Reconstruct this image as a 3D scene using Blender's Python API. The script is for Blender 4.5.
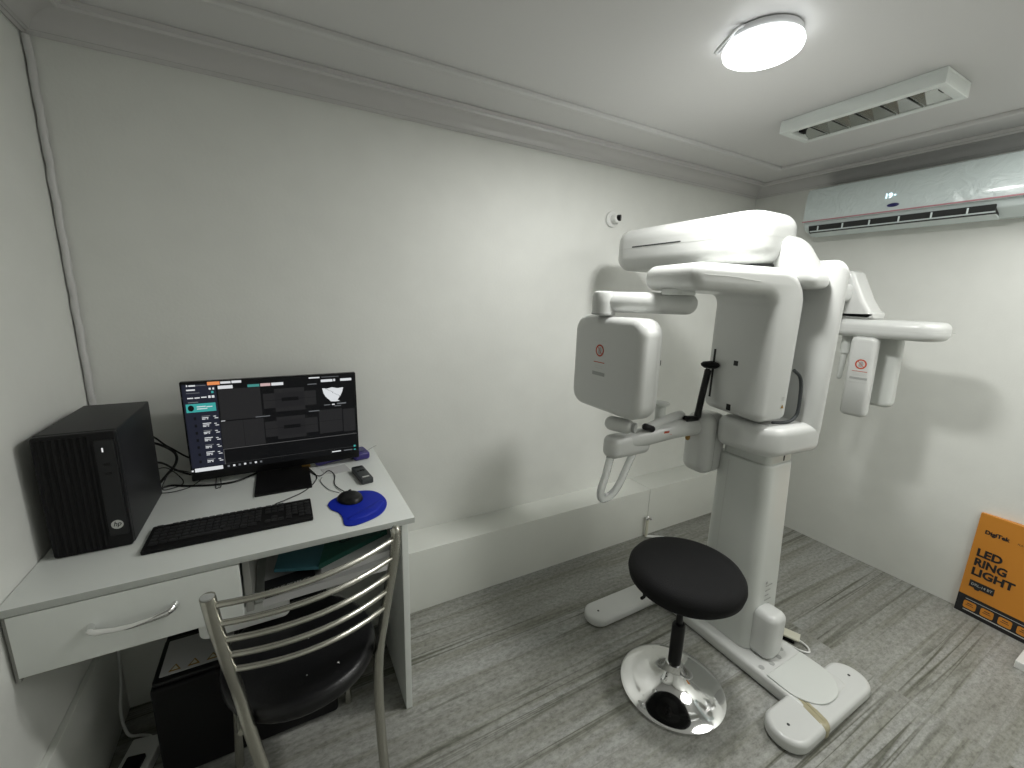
import bpy, bmesh, math, random
from mathutils import Vector, Matrix
random.seed(7)
PI = math.pi
for o in list(bpy.data.objects): bpy.data.objects.remove(o)
S = bpy.context.scene
COL = S.collection

# ------------------------------------------------------------ camera, world, light, exposure
W = 3.602          # right wall
H = 2.30           # ceiling
FRONT = -2.75      # wall behind the camera
cam = bpy.data.objects.new('camera', bpy.data.cameras.new('camera'))
COL.objects.link(cam)
cam.location = (0.6047, -1.9465, 1.5160)
cam.rotation_euler = (1.3657, -0.0282, -0.5005)
cam.data.sensor_width = 36; cam.data.lens = 418.757 / 1024 * 36
cam.data.clip_start = 0.02
S.camera = cam
w = bpy.data.worlds.new('world'); S.world = w; w.use_nodes = True
w.node_tree.nodes['Background'].inputs[0].default_value = (.8, .87, .9, 1)
w.node_tree.nodes['Background'].inputs[1].default_value = 0.0
S.view_settings.view_transform = 'Standard'; S.view_settings.look = 'None'
S.view_settings.gamma = 1; S.view_settings.use_curve_mapping = False
S.view_settings.exposure = 0.47
LAMP_POS = (1.93, -1.04, 2.245)
def lamp(name, loc, size, power, color):
    L = bpy.data.lights.new(name, 'AREA'); L.shape = 'DISK'; L.size = size; L.energy = power; L.color = color
    o = bpy.data.objects.new(name, L); COL.objects.link(o); o.location = loc
    return o
lamp('ceiling_lamp_light', (LAMP_POS[0], LAMP_POS[1], 2.243), .20, 12.5, (1, 1, .965))
# large soft fill light, added out of view behind the camera to brighten the room
lamp('rear_fill_light', (2.95, -2.05, 2.27), 1.2, 13, (1, 1, .965))

# ------------------------------------------------------------ materials
def mat(name, col, rough=.5, metal=0, bump=0, scale=60, emit=None, estr=0, vary=0, coat=0, spec=None, trans=0, alpha=1):
    m = bpy.data.materials.new(name); m.use_nodes = True
    nt = m.node_tree; b = nt.nodes['Principled BSDF']
    b.inputs['Base Color'].default_value = (*col, 1); b.inputs['Roughness'].default_value = rough
    b.inputs['Metallic'].default_value = metal
    if coat: b.inputs['Coat Weight'].default_value = coat; b.inputs['Coat Roughness'].default_value = .1
    if spec is not None: b.inputs['Specular IOR Level'].default_value = spec
    if trans: b.inputs['Transmission Weight'].default_value = trans
    if alpha < 1: b.inputs['Alpha'].default_value = alpha
    if emit: b.inputs['Emission Color'].default_value = (*emit, 1); b.inputs['Emission Strength'].default_value = estr
    if bump or vary:
        tc = nt.nodes.new('ShaderNodeTexCoord')
        n = nt.nodes.new('ShaderNodeTexNoise'); n.inputs['Scale'].default_value = scale; n.inputs['Detail'].default_value = 6
        nt.links.new(tc.outputs['Object'], n.inputs['Vector'])
        if bump:
            bp = nt.nodes.new('ShaderNodeBump'); bp.inputs['Strength'].default_value = bump; bp.inputs['Distance'].default_value = .004
            nt.links.new(n.outputs['Fac'], bp.inputs['Height']); nt.links.new(bp.outputs['Normal'], b.inputs['Normal'])
        if vary:
            n2 = nt.nodes.new('ShaderNodeTexNoise'); n2.inputs['Scale'].default_value = max(scale * .08, 1.5); n2.inputs['Detail'].default_value = 4
            nt.links.new(tc.outputs['Object'], n2.inputs['Vector'])
            r = nt.nodes.new('ShaderNodeValToRGB')
            r.color_ramp.elements[0].color = (*[c * (1 - vary) for c in col], 1); r.color_ramp.elements[1].color = (*[min(1, c * (1 + vary)) for c in col], 1)
            r.color_ramp.elements[0].position = .3; r.color_ramp.elements[1].position = .7
            nt.links.new(n2.outputs['Fac'], r.inputs['Fac']); nt.links.new(r.outputs['Color'], b.inputs['Base Color'])
    return m
M = {}
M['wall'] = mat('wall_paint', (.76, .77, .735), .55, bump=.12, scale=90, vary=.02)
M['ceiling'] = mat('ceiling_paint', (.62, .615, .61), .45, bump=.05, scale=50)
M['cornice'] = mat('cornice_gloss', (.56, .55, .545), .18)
M['ledge'] = mat('white_laminate_ledge', (.74, .755, .71), .28, vary=.02)
M['lam'] = mat('white_laminate', (.72, .745, .72), .3, vary=.02)
M['lamedge'] = mat('laminate_edge', (.46, .48, .46), .5)
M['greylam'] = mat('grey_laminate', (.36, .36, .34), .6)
M['shell'] = mat('machine_white_shell', (.60, .61, .595), .28, coat=.25)
M['shell2'] = mat('machine_offwhite', (.61, .63, .605), .3, coat=.2)
M['seam'] = mat('seam_grey', (.36, .37, .36), .5)
M['clear'] = mat('clear_acrylic', (.92, .94, .94), .06, trans=.7, coat=.6)
M['black'] = mat('black_plastic', (.006, .006, .0065), .4, spec=.3)
M['blackm'] = mat('black_matt', (.006, .006, .0065), .6, spec=.2)
M['vinyl'] = mat('black_vinyl', (.006, .006, .007), .34, spec=.35, bump=.15, scale=180)
M['fabric'] = mat('black_seat_cover', (.0055, .0055, .006), .75, bump=.35, scale=300, spec=.22)
M['chrome'] = mat('chrome', (.82, .82, .82), .07, metal=1)
M['steel'] = mat('stainless_steel', (.52, .51, .46), .27, metal=1, bump=.02, scale=40)
M['blue'] = mat('blue_gel', (.004, .018, .34), .5, spec=.2)
M['purple'] = mat('purple_plastic', (.035, .025, .17), .4)
M['acw'] = mat('ac_white', (.66, .73, .73), .25)
M['acwrap'] = mat('ac_wrapped_panel', (.66, .74, .74), .16, bump=1.0, scale=9, coat=.6)
M['acwrap'].node_tree.nodes['Bump'].inputs['Distance'].default_value = .006
M['acwrap'].node_tree.nodes['Noise Texture'].inputs['Distortion'].default_value = 2.5
M['darkslot'] = mat('dark_slot', (.02, .022, .022), .6)
M['pink'] = mat('pink_strip', (.50, .24, .27), .5)
M['navy'] = mat('navy_badge', (.02, .02, .12), .3)
M['aled'] = mat('display_digits', (.7, .9, 1), .3, emit=(.7, .92, 1), estr=1.2)
M['lampw'] = mat('lamp_diffuser', (1, 1, 1), .4, emit=(.97, 1, 1), estr=2.6)
M['lampring'] = mat('lamp_ring', (.72, .73, .74), .4)
M['alu'] = mat('fixture_white_metal', (.74, .78, .76), .3, bump=.25, scale=25, coat=.3)
M['mirror'] = mat('louver_mirror', (.40, .42, .40), .14, metal=.85)
M['orange'] = mat('orange_carton', (.60, .235, .025), .5)
M['cblack'] = mat('carton_black', (.012, .012, .014), .45)
M['red'] = mat('warning_red', (.50, .07, .03), .5)
M['keycap'] = mat('keycap', (.016, .016, .017), .5, spec=.3)
M['amber'] = mat('warning_amber', (.30, .17, .03), .5)
M['ltext'] = mat('pale_print', (.55, .56, .54), .5)
M['white'] = mat('plain_white', (.76, .77, .75), .45)
M['paper'] = mat('paper', (.52, .52, .52), .7)
M['teal'] = mat('teal_folder', (.05, .16, .20), .35)
M['green'] = mat('green_folder', (.01, .075, .055), .35)
M['cream'] = mat('cream_cover', (.66, .65, .54), .5)
M['tape'] = mat('yellowed_tape', (.42, .38, .24), .3, coat=.3, alpha=.85)
M['bezel'] = mat('bezel', (.004, .004, .0045), .3, spec=.25)
M['grey'] = mat('grey_plastic', (.045, .05, .052), .45, spec=.3)
M['pcgrey'] = mat('pc_case_grey', (.014, .0145, .016), .45, spec=.3)
M['pcfront'] = mat('pc_front', (.006, .006, .007), .5, spec=.25)
def emi(name, c, s=.68): M[name] = mat(name, (.002, .002, .002), .35, emit=c, estr=s, spec=.15)
emi('s_bg', (.0045, .0048, .0055)); emi('s_vp', (.019, .019, .020)); emi('s_side', (.016, .018, .030)); emi('s_white', (.72, .74, .76))
emi('s_dim', (.16, .17, .18)); emi('s_teal', (.05, .36, .34)); emi('s_orange', (.80, .28, .10)); emi('s_line', (.11, .11, .11)); emi('s_pink', (.60, .42, .42))
emi('s_tealpill', (.06, .26, .24)); emi('led_white', (.8, .8, .8))

def floor_mat():
    m = bpy.data.materials.new('grey_streaked_tile'); m.use_nodes = True
    nt = m.node_tree; L = nt.links; N = nt.nodes; b = N['Principled BSDF']
    tc = N.new('ShaderNodeTexCoord')
    # per-tile offset
    br = N.new('ShaderNodeTexBrick'); br.offset = 0.0
    br.inputs['Color1'].default_value = (0, 0, 0, 1); br.inputs['Color2'].default_value = (1, 1, 1, 1); br.inputs['Mortar'].default_value = (.5, .5, .5, 1)
    br.inputs['Scale'].default_value = 1; br.inputs['Mortar Size'].default_value = .0018; br.inputs['Mortar Smooth'].default_value = .1
    br.inputs['Brick Width'].default_value = 2.4; br.inputs['Row Height'].default_value = .6; br.inputs['Bias'].default_value = 0
    mp0 = N.new('ShaderNodeMapping'); mp0.inputs['Location'].default_value = (-.28, .53 + .6 * 3, 0)
    L.new(tc.outputs['Object'], mp0.inputs['Vector']); L.new(mp0.outputs['Vector'], br.inputs['Vector'])
    off = N.new('ShaderNodeVectorMath'); off.operation = 'SCALE'; off.inputs['Scale'].default_value = 7.3
    L.new(br.outputs['Color'], off.inputs[0])
    add = N.new('ShaderNodeVectorMath'); add.operation = 'ADD'
    L.new(tc.outputs['Object'], add.inputs[0]); L.new(off.outputs['Vector'], add.inputs[1])
    def noise(sx, sy, scale, detail, dist=0, rough=.55):
        mp = N.new('ShaderNodeMapping'); mp.inputs['Scale'].default_value = (sx, sy, 1)
        mp.inputs['Rotation'].default_value = (0, 0, .04)
        n = N.new('ShaderNodeTexNoise'); n.inputs['Scale'].default_value = scale; n.inputs['Detail'].default_value = detail
        n.inputs['Distortion'].default_value = dist; n.inputs['Roughness'].default_value = rough
        L.new(add.outputs['Vector'], mp.inputs['Vector']); L.new(mp.outputs['Vector'], n.inputs['Vector'])
        return n.outputs['Fac']
    def ramp(fac, stops):
        r = N.new('ShaderNodeValToRGB'); e = r.color_ramp.elements
        e[0].position, e[0].color = stops[0][0], (*stops[0][1], 1); e[1].position, e[1].color = stops[-1][0], (*stops[-1][1], 1)
        for p, c in stops[1:-1]:
            k = e.new(p); k.color = (*c, 1)
        L.new(fac, r.inputs['Fac']); return r.outputs['Color']
    def mix(a, b_, fac, mode='MULTIPLY'):
        x = N.new('ShaderNodeMix'); x.data_type = 'RGBA'; x.blend_type = mode
        if isinstance(fac, float): x.inputs[0].default_value = fac
        else: L.new(fac, x.inputs[0])
        L.new(a, x.inputs[6]); L.new(b_, x.inputs[7]); return x.outputs[2]
    base = ramp(noise(.5, 5, 2.0, 4, .3), [(.3, (.235, .235, .212)), (.5, (.28, .282, .260)), (.7, (.32, .325, .312))])
    streak = ramp(noise(.30, 9, 2.2, 7, .8, .62), [(.28, (.34, .34, .28)), (.42, (.80, .80, .74)), (.53, (1, 1, 1)), (.75, (1.08, 1.08, 1.08))])
    lines = ramp(noise(.14, 9, 1.6, 3, .35), [(.455, (1, 1, 1)), (.484, (.40, .40, .33)), (.494, (.30, .30, .24)), (.52, (1, 1, 1))])
    lmask = ramp(noise(.4, 3, 1.3, 2), [(.46, (0, 0, 0)), (.60, (1, 1, 1))])
    speck = ramp(noise(.7, 1.3, 60, 5, 0, .75), [(.33, (.50, .50, .48)), (.5, (1, 1, 1)), (.68, (1.4, 1.4, 1.4))])
    c = mix(base, streak, .85); 
    lm = N.new('ShaderNodeSeparateColor'); L.new(lmask, lm.inputs[0])
    c = mix(c, lines, lm.outputs[0])
    c = mix(c, speck, .7)
    mort = N.new('ShaderNodeRGB'); mort.outputs[0].default_value = (.24, .24, .22, 1)
    c = mix(c, mort.outputs[0], br.outputs['Fac'], 'MIX')
    L.new(c, b.inputs['Base Color'])
    b.inputs['Roughness'].default_value = .55
    bp = N.new('ShaderNodeBump'); bp.inputs['Strength'].default_value = .12; bp.inputs['Distance'].default_value = .003
    L.new(noise(1, 2, 60, 4), bp.inputs['Height']); L.new(bp.outputs['Normal'], b.inputs['Normal'])
    return m
M['floor'] = floor_mat()

# ------------------------------------------------------------ mesh helpers
def obj(name, bm, m, parent=None, smooth=True, sharp=38, **props):
    bmesh.ops.remove_doubles(bm, verts=bm.verts, dist=1e-6)
    bmesh.ops.recalc_face_normals(bm, faces=bm.faces)
    if parent is not None:
        bmesh.ops.translate(bm, verts=bm.verts, vec=-parent_origin(parent))
    for f in bm.faces: f.smooth = smooth
    if smooth:
        for e in bm.edges:
            if len(e.link_faces) == 2 and e.calc_face_angle(0) > math.radians(sharp): e.smooth = False
    me = bpy.data.meshes.new(name); bm.to_mesh(me); bm.free()
    for x in (m if isinstance(m, (list, tuple)) else [m]): me.materials.append(M[x])
    o = bpy.data.objects.new(name, me); COL.objects.link(o)
    if parent is not None: o.parent = parent
    for k, v in props.items(): o[k] = v
    return o
def parent_origin(p):
    v = Vector((0, 0, 0))
    while p is not None: v += Vector(p.location); p = p.parent
    return v
def thing(name, label, cat, loc=(0, 0, 0), group=None):
    o = bpy.data.objects.new(name, None); COL.objects.link(o); o.location = loc; o.empty_display_size = .1
    o['label'] = label; o['category'] = cat
    if group: o['group'] = group
    return o
def tag(o, label, cat, group=None):
    o['label'] = label; o['category'] = cat
    if group: o['group'] = group
    return o
def recenter(o):                                    # single-mesh things: origin at the base centre
    vs = [v.co for v in o.data.vertices]
    c = Vector(((min(v.x for v in vs) + max(v.x for v in vs)) / 2, (min(v.y for v in vs) + max(v.y for v in vs)) / 2, min(v.z for v in vs)))
    for v in o.data.vertices: v.co -= c
    o.location = c; return o
def struct(name, bm, m, **k):
    return obj(name, bm, m, None, kind='structure', **k)
FR = {'x': lambda u, v, w: (w, u, v), 'y': lambda u, v, w: (u, w, v), 'z': lambda u, v, w: (u, v, w)}
def rr(cu, cv, hu, hv, r, n=6):
    r = min(r, hu * .999, hv * .999); pts = []
    for sx, sy, a0 in ((1, 1, 0), (-1, 1, 90), (-1, -1, 180), (1, -1, 270)):
        for k in range(n + 1):
            a = math.radians(a0 + 90 * k / n)
            pts.append((cu + sx * (hu - r) + r * math.cos(a), cv + sy * (hv - r) + r * math.sin(a)))
    return pts
def fillet(corners, n=7):                            # corners: (u, v, r) in order
    pts = []; N = len(corners)
    for i in range(N):
        u, v, r = corners[i]; p = Vector((u, v)); a = Vector(corners[i - 1][:2]) - p; b = Vector(corners[(i + 1) % N][:2]) - p
        a.normalize(); b.normalize()
        if r <= 0: pts.append((u, v)); continue
        ang = a.angle(b); d = r / math.tan(ang / 2); c = p + (a + b).normalized() * (r / math.sin(ang / 2))
        p0 = p + a * d; p1 = p + b * d; v0 = p0 - c; v1 = p1 - c
        tot = v0.angle(v1); sgn = 1 if v0.x * v1.y - v0.y * v1.x > 0 else -1
        for k in range(n + 1):
            t = sgn * tot * k / n; pts.append((c.x + v0.x * math.cos(t) - v0.y * math.sin(t), c.y + v0.x * math.sin(t) + v0.y * math.cos(t)))
    return pts
def prism(bm, poly, w0, w1, rt=0, frame='z', n=5, xf=None, mi=0):
    f = FR[frame] if isinstance(frame, str) else frame
    area = sum(poly[i - 1][0] * poly[i][1] - poly[i][0] * poly[i - 1][1] for i in range(len(poly)))
    P = [Vector(p) for p in poly]
    if area < 0: P.reverse()
    N = len(P); nor = []
    for i in range(N):
        a = P[i] - P[i - 1]; b = P[(i + 1) % N] - P[i]
        if a.length < 1e-9: a = b
        if b.length < 1e-9: b = a
        a = a.normalized(); b = b.normalized(); q = Vector((a.y + b.y, -(a.x + b.x)))
        q = q.normalized() if q.length > 1e-6 else Vector((a.y, -a.x))
        cs = max(.5, q.dot(Vector((a.y, -a.x)))); nor.append(q / cs)
    lev = []
    if rt > 0:
        for k in range(n + 1):
            a = PI / 2 * k / n; lev.append((w0 + rt * (1 - math.sin(a)) if False else w0 + rt * (1 - math.cos(PI / 2 * (1 - k / n)) if False else 0), 0))
        lev = [(w0 + rt * (1 - math.sin(PI / 2 * k / n)), rt * (1 - math.cos(PI / 2 * k / n))) for k in range(n, -1, -1)]
        lev += [(w1 - rt * (1 - math.sin(PI / 2 * k / n)), rt * (1 - math.cos(PI / 2 * k / n))) for k in range(n + 1)]
    else: lev = [(w0, 0), (w1, 0)]
    rings = []
    for wv, ins in lev:
        ring = []
        for p, q in zip(P, nor):
            c = Vector(f(p.x - q.x * ins, p.y - q.y * ins, wv))
            if xf: c = Vector(xf(c))
            ring.append(bm.verts.new(c))
        rings.append(ring)
    for a, b in zip(rings, rings[1:]):
        for i in range(N):
            fc = bm.faces.new((a[i - 1], a[i], b[i], b[i - 1])); fc.material_index = mi
    for ring, rev in ((rings[0], True), (rings[-1], False)):
        fc = bm.faces.new(list(reversed(ring)) if rev else ring); fc.material_index = mi
    return bm
def slab(bm, x0, x1, y0, y1, z0, z1, r=.004, rt=None, axis='z', n=5, xf=None, mi=0):
    """rounded box: r rounds the edges along the axis, rt the two end faces"""
    rt = r if rt is None else rt
    d = {'x': ((y0, y1), (z0, z1), (x0, x1)), 'y': ((x0, x1), (z0, z1), (y0, y1)), 'z': ((x0, x1), (y0, y1), (z0, z1))}[axis]
    (a0, a1), (b0, b1), (c0, c1) = d
    if r <= 0: poly = [(a0, b0), (a1, b0), (a1, b1), (a0, b1)]
    else: poly = rr((a0 + a1) / 2, (b0 + b1) / 2, (a1 - a0) / 2, (b1 - b0) / 2, max(r, rt + .0005), n)
    return prism(bm, poly, c0, c1, rt if r > 0 else 0, axis, n, xf, mi)
def box(bm, x0, x1, y0, y1, z0, z1, r=.002, mi=0, xf=None):
    return slab(bm, x0, x1, y0, y1, z0, z1, r, r * .9, 'z', 3, xf, mi)
def spline(pts, sub=6):
    P = [Vector(p) for p in pts]; out = []
    for i in range(len(P) - 1):
        p0 = P[max(i - 1, 0)]; p1 = P[i]; p2 = P[i + 1]; p3 = P[min(i + 2, len(P) - 1)]
        for k in range(sub):
            t = k / sub
            out.append(.5 * ((2 * p1) + (-p0 + p2) * t + (2 * p0 - 5 * p1 + 4 * p2 - p3) * t * t + (-p0 + 3 * p1 - 3 * p2 + p3) * t ** 3))
    out.append(P[-1]); return out
def tube(bm, pts, r, seg=10, smooth=0, round_end=False, mi=0, sy=1):
    P = spline(pts, smooth) if smooth else [Vector(p) for p in pts]
    R = r if isinstance(r, (list, tuple)) else [r] * len(P)
    if len(R) != len(P): R = [R[0] + (R[-1] - R[0]) * i / (len(P) - 1) for i in range(len(P))]
    T = [(P[min(i + 1, len(P) - 1)] - P[max(i - 1, 0)]).normalized() for i in range(len(P))]
    up = Vector((0, 0, 1)) if abs(T[0].z) < .9 else Vector((1, 0, 0))
    X = T[0].cross(up).normalized(); rings = []
    if round_end:
        n = 4
        P2 = [P[0] - T[0] * R[0] * math.cos(PI / 2 * k / n) for k in range(n)] + P + [P[-1] + T[-1] * R[-1] * math.sin(PI / 2 * (k + 1) / n) for k in range(n)]
        R2 = [max(.0005, R[0] * math.sin(PI / 2 * k / n)) for k in range(n)] + R + [max(.0005, R[-1] * math.cos(PI / 2 * (k + 1) / n)) for k in range(n)]
        T = [T[0]] * n + T + [T[-1]] * n; P, R = P2, R2
    for p, t, rad in zip(P, T, R):
        X = (X - t * X.dot(t)).normalized(); Y = t.cross(X)
        rings.append([bm.verts.new(p + (X * math.cos(2 * PI * k / seg) + Y * sy * math.sin(2 * PI * k / seg)) * rad) for k in range(seg)])
    for a, b in zip(rings, rings[1:]):
        for i in range(seg): bm.faces.new((a[i - 1], a[i], b[i], b[i - 1])).material_index = mi
    bm.faces.new(list(reversed(rings[0]))).material_index = mi; bm.faces.new(rings[-1]).material_index = mi
    return bm
def lathe(bm, prof, c, seg=48, axis='z', mi=0):
    rings = []
    for r, h in prof:
        ring = []
        for k in range(seg):
            a = 2 * PI * k / seg; u, v = r * math.cos(a), r * math.sin(a)
            q = {'z': (u, v, h), 'y': (u, h, v), 'x': (h, u, v)}[axis]
            ring.append(bm.verts.new(Vector(c) + Vector(q)))
        rings.append(ring)
    for a, b in zip(rings, rings[1:]):
        for i in range(seg): bm.faces.new((a[i - 1], a[i], b[i], b[i - 1])).material_index = mi
    for ring in (rings[0], rings[-1]): bm.faces.new(ring).material_index = mi
    return bm
def nbm(): return bmesh.new()
def quad(bm, o, u, v, u0, u1, v0, v1, mi=0, th=.0006):
    """thin raised patch on plane o + u*a + v*b, thickness along the normal"""
    o, u, v = Vector(o), Vector(u), Vector(v); n = u.cross(v).normalized() * th
    c = [o + u * a + v * b for a, b in ((u0, v0), (u1, v0), (u1, v1), (u0, v1))]
    vs = [bm.verts.new(p) for p in c] + [bm.verts.new(p + n) for p in c]
    for f in ((3, 2, 1, 0), (4, 5, 6, 7), (0, 1, 5, 4), (1, 2, 6, 5), (2, 3, 7, 6), (3, 0, 4, 7)): bm.faces.new([vs[i] for i in f]).material_index = mi
def poly3(bm, o, u, v, pts, mi=0, th=.0006, base=0):
    o, u, v = Vector(o), Vector(u), Vector(v); nn = u.cross(v).normalized()
    a = [bm.verts.new(o + u * p + v * q + nn * base) for p, q in pts]; b = [bm.verts.new(o + u * p + v * q + nn * (base + th)) for p, q in pts]
    bm.faces.new(list(reversed(a))).material_index = mi; bm.faces.new(b).material_index = mi
    for i in range(len(a)): bm.faces.new((a[i - 1], a[i], b[i], b[i - 1])).material_index = mi
def text_bm(bm, s, o, u, v, size, width=None, mi=0, th=.0005, bold=0.0, base=0, shear=0, align='LEFT'):
    cu = bpy.data.curves.new('t', 'FONT'); cu.body = s; cu.size = size; cu.align_x = align; cu.offset = bold; cu.shear = shear; cu.resolution_u = 3
    t = bpy.data.objects.new('t', cu); COL.objects.link(t)
    dg = bpy.context.evaluated_depsgraph_get(); me = bpy.data.meshes.new_from_object(t.evaluated_get(dg))
    bpy.data.objects.remove(t); bpy.data.curves.remove(cu)
    xs = [q.co.x for q in me.vertices]; sc = 1
    if width and xs: sc = width / (max(xs) - min(xs))
    o, u, v = Vector(o), Vector(u).normalized(), Vector(v).normalized(); nn = u.cross(v)
    vs = [bm.verts.new(o + u * q.co.x * sc + v * q.co.y + nn * (base + th)) for q in me.vertices]
    for p in me.polygons:
        try: bm.faces.new([vs[i] for i in p.vertices]).material_index = mi
        except ValueError: pass
    bpy.data.meshes.remove(me)

# ------------------------------------------------------------ room shell
T = .08
def wallbox(x0, x1, y0, y1, z0, z1): b = nbm(); slab(b, x0, x1, y0, y1, z0, z1, 0); return b
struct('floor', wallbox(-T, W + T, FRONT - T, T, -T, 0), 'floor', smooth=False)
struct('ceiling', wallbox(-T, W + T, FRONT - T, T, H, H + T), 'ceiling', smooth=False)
struct('wall_back', wallbox(-T, W + T, 0, T, 0, H), 'wall', smooth=False)
struct('wall_left', wallbox(-T, 0, FRONT, 0, 0, H), 'wall', smooth=False)
struct('wall_right', wallbox(W, W + T, FRONT, 0, 0, H), 'wall', smooth=False)
struct('wall_front', wallbox(-T, W + T, FRONT - T, FRONT, 0, H), 'wall', smooth=False)
# cornice: mitred frame swept round the room. d = distance from wall, z
def frame_sweep(name, prof, m, sides):
    cor = {'back': (lambda d: (d, -d), lambda d: (W - d, -d)), 'right': (lambda d: (W - d, -d), lambda d: (W - d, FRONT + d)),
           'front': (lambda d: (W - d, FRONT + d), lambda d: (d, FRONT + d)), 'left': (lambda d: (d, FRONT + d), lambda d: (d, -d))}
    for i, s in enumerate(sides):
        b = nbm(); A, B = cor[s]
        ra = [b.verts.new((*A(d), z)) for d, z in prof]; rb = [b.verts.new((*B(d), z)) for d, z in prof]
        for k in range(len(prof)): b.faces.new((ra[k - 1], ra[k], rb[k], rb[k - 1]))
        b.faces.new(ra); b.faces.new(rb)
        struct('%s_%s' % (name, s), b, m, sharp=25)
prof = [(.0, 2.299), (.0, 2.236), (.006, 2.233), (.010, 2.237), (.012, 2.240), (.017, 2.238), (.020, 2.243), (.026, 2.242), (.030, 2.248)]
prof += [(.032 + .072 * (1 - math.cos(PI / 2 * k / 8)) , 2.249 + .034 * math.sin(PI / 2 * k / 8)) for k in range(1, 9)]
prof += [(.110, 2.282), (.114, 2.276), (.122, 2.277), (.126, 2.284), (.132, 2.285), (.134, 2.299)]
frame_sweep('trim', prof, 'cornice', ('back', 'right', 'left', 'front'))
bead = [(.348, 2.2995), (.349, 2.288), (.354, 2.283), (.361, 2.281), (.368, 2.283), (.373, 2.288), (.374, 2.2995)]
b = None
def bead_sweep():
    cor = [(lambda d: (d, -d), lambda d: (W - d, -d)), (lambda d: (W - d, -d), lambda d: (W - d, FRONT + d)), (lambda d: (W - d, FRONT + d), lambda d: (d, FRONT + d)), (lambda d: (d, FRONT + d), lambda d: (d, -d))]
    for i, (A, B) in enumerate(cor):
        b = nbm(); ra = [b.verts.new((*A(d), z)) for d, z in bead]; rb = [b.verts.new((*B(d), z)) for d, z in bead]
        for k in range(len(bead)): b.faces.new((ra[k - 1], ra[k], rb[k], rb[k - 1]))
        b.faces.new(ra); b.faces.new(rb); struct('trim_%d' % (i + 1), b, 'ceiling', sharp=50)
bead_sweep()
# lumpy sealed strip down the left corner
b = nbm(); pts = [(.012 + .0012 * math.sin(k * 1.7), -.012 + .0012 * math.cos(k * 2.3), .80 + k * 1.43 / 40) for k in range(41)]
tube(b, pts, [.010 + .0012 * math.sin(k * 2.9) for k in range(41)], 12); struct('trim_5', b, 'ceiling')
# boxed ledge along the back wall, in panels
LD = .187; LZ = .323
segs = [(0, 2.625), (2.628, W)]
for i, (a, c) in enumerate(segs):
    b = nbm(); slab(b, a, c, -LD, 0, 0, LZ, .0015, .0015); struct('trim_%d' % (6 + i), b, 'ledge')
b = nbm(); slab(b, 0, .018, -.75, -LD, 0, .345, .0015, .0015); struct('baseboard_left', b, 'ledge')

# ------------------------------------------------------------ ceiling lamp
lx, ly, lz = LAMP_POS
t = thing('ceiling_lamp', 'bright round white ceiling lamp, switched on, above the x-ray machine', 'lamp', (lx, ly, H))
b = nbm(); lathe(b, [(.08, H - .001), (.100, H - .004), (.102, H - .018), (.098, H - .030), (.08, H - .032)], (lx, ly, 0), 64); obj('lamp_base', b, 'lampring', t)
b = nbm(); lathe(b, [(.106, H - .026), (.109, H - .036), (.106, H - .046), (.096, H - .052), (.02, H - .0535)], (lx, ly, 0), 64); obj('diffuser', b, 'lampw', t)
b = nbm(); lp = [(lx - .085, ly - .01, H - .004), (lx - .110, ly + .005, H - .010), (lx - .125, ly + .035, H - .036), (lx - .118, ly + .07, H - .048), (lx - .100, ly + .065, H - .040), (lx - .098, ly + .02, H - .008), (lx - .085, ly + .015, H - .006)]
tube(b, lp, .004, 8, 5); obj('wire_loop', b, 'lampring', t)
# fluorescent fixture, off
fx0, fx1, fy0, fy1, fz0 = 2.590, 2.800, -1.258, -.722, 2.250
t = thing('ceiling_light_fixture', 'unlit rectangular louvred ceiling light fixture wrapped in clear film, near the air conditioner', 'light fixture', ((fx0 + fx1) / 2, (fy0 + fy1) / 2, H))
b = nbm(); rim = .030
slab(b, fx0, fx1, fy0, fy1, H - .008, H - .0005, .002)
for (a0, a1, c0, c1) in ((fx0, fx0 + rim, fy0, fy1), (fx1 - rim, fx1, fy0, fy1), (fx0 + rim, fx1 - rim, fy0, fy0 + .03), (fx0 + rim, fx1 - rim, fy1 - .03, fy1)):
    slab(b, a0, a1, c0, c1, fz0, H - .008, .002)
obj('housing', b, 'alu', t)
b = nbm(); x0, x1 = fx0 + rim, fx1 - rim
for s, (xa, xb) in enumerate(((x0, (x0 + x1) / 2), (x1, (x0 + x1) / 2))):
    vs = [b.verts.new(p) for p in ((xa, fy0 + .03, fz0 + .004), (xa, fy1 - .03, fz0 + .004), (xb, fy1 - .03, H - .016), (xb, fy0 + .03, H - .016))]; b.faces.new(vs)
obj('reflector', b, 'mirror', t, smooth=False)
for k in range(5):
    y = fy0 + .03 + (fy1 - fy0 - .06) * (k + 1) / 6; b = nbm()
    poly3(b, (x0, y - .004, 0), (1, 0, 0), (0, 0, 1), [(0, fz0 + .002), (x1 - x0, fz0 + .002), (x1 - x0, fz0 + .03), ((x1 - x0) / 2, H - .02), (0, fz0 + .03)], th=.002)
    poly3(b, (x0, y + .006, 0), (1, 0, 0), (0, 0, 1), [(0, fz0 + .002), (x1 - x0, fz0 + .002), (x1 - x0, fz0 + .03), ((x1 - x0) / 2, H - .02), (0, fz0 + .03)], th=.002)
    obj('louver', b, 'mirror', t, smooth=False)
for yy in (fy0 + .034, fy1 - .046):
    b = nbm(); box(b, (x0 + x1) / 2 - .02, (x0 + x1) / 2 + .02, yy, yy + .012, fz0 + .012, H - .013); obj('lamp_holder', b, 'blackm', t)

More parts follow.
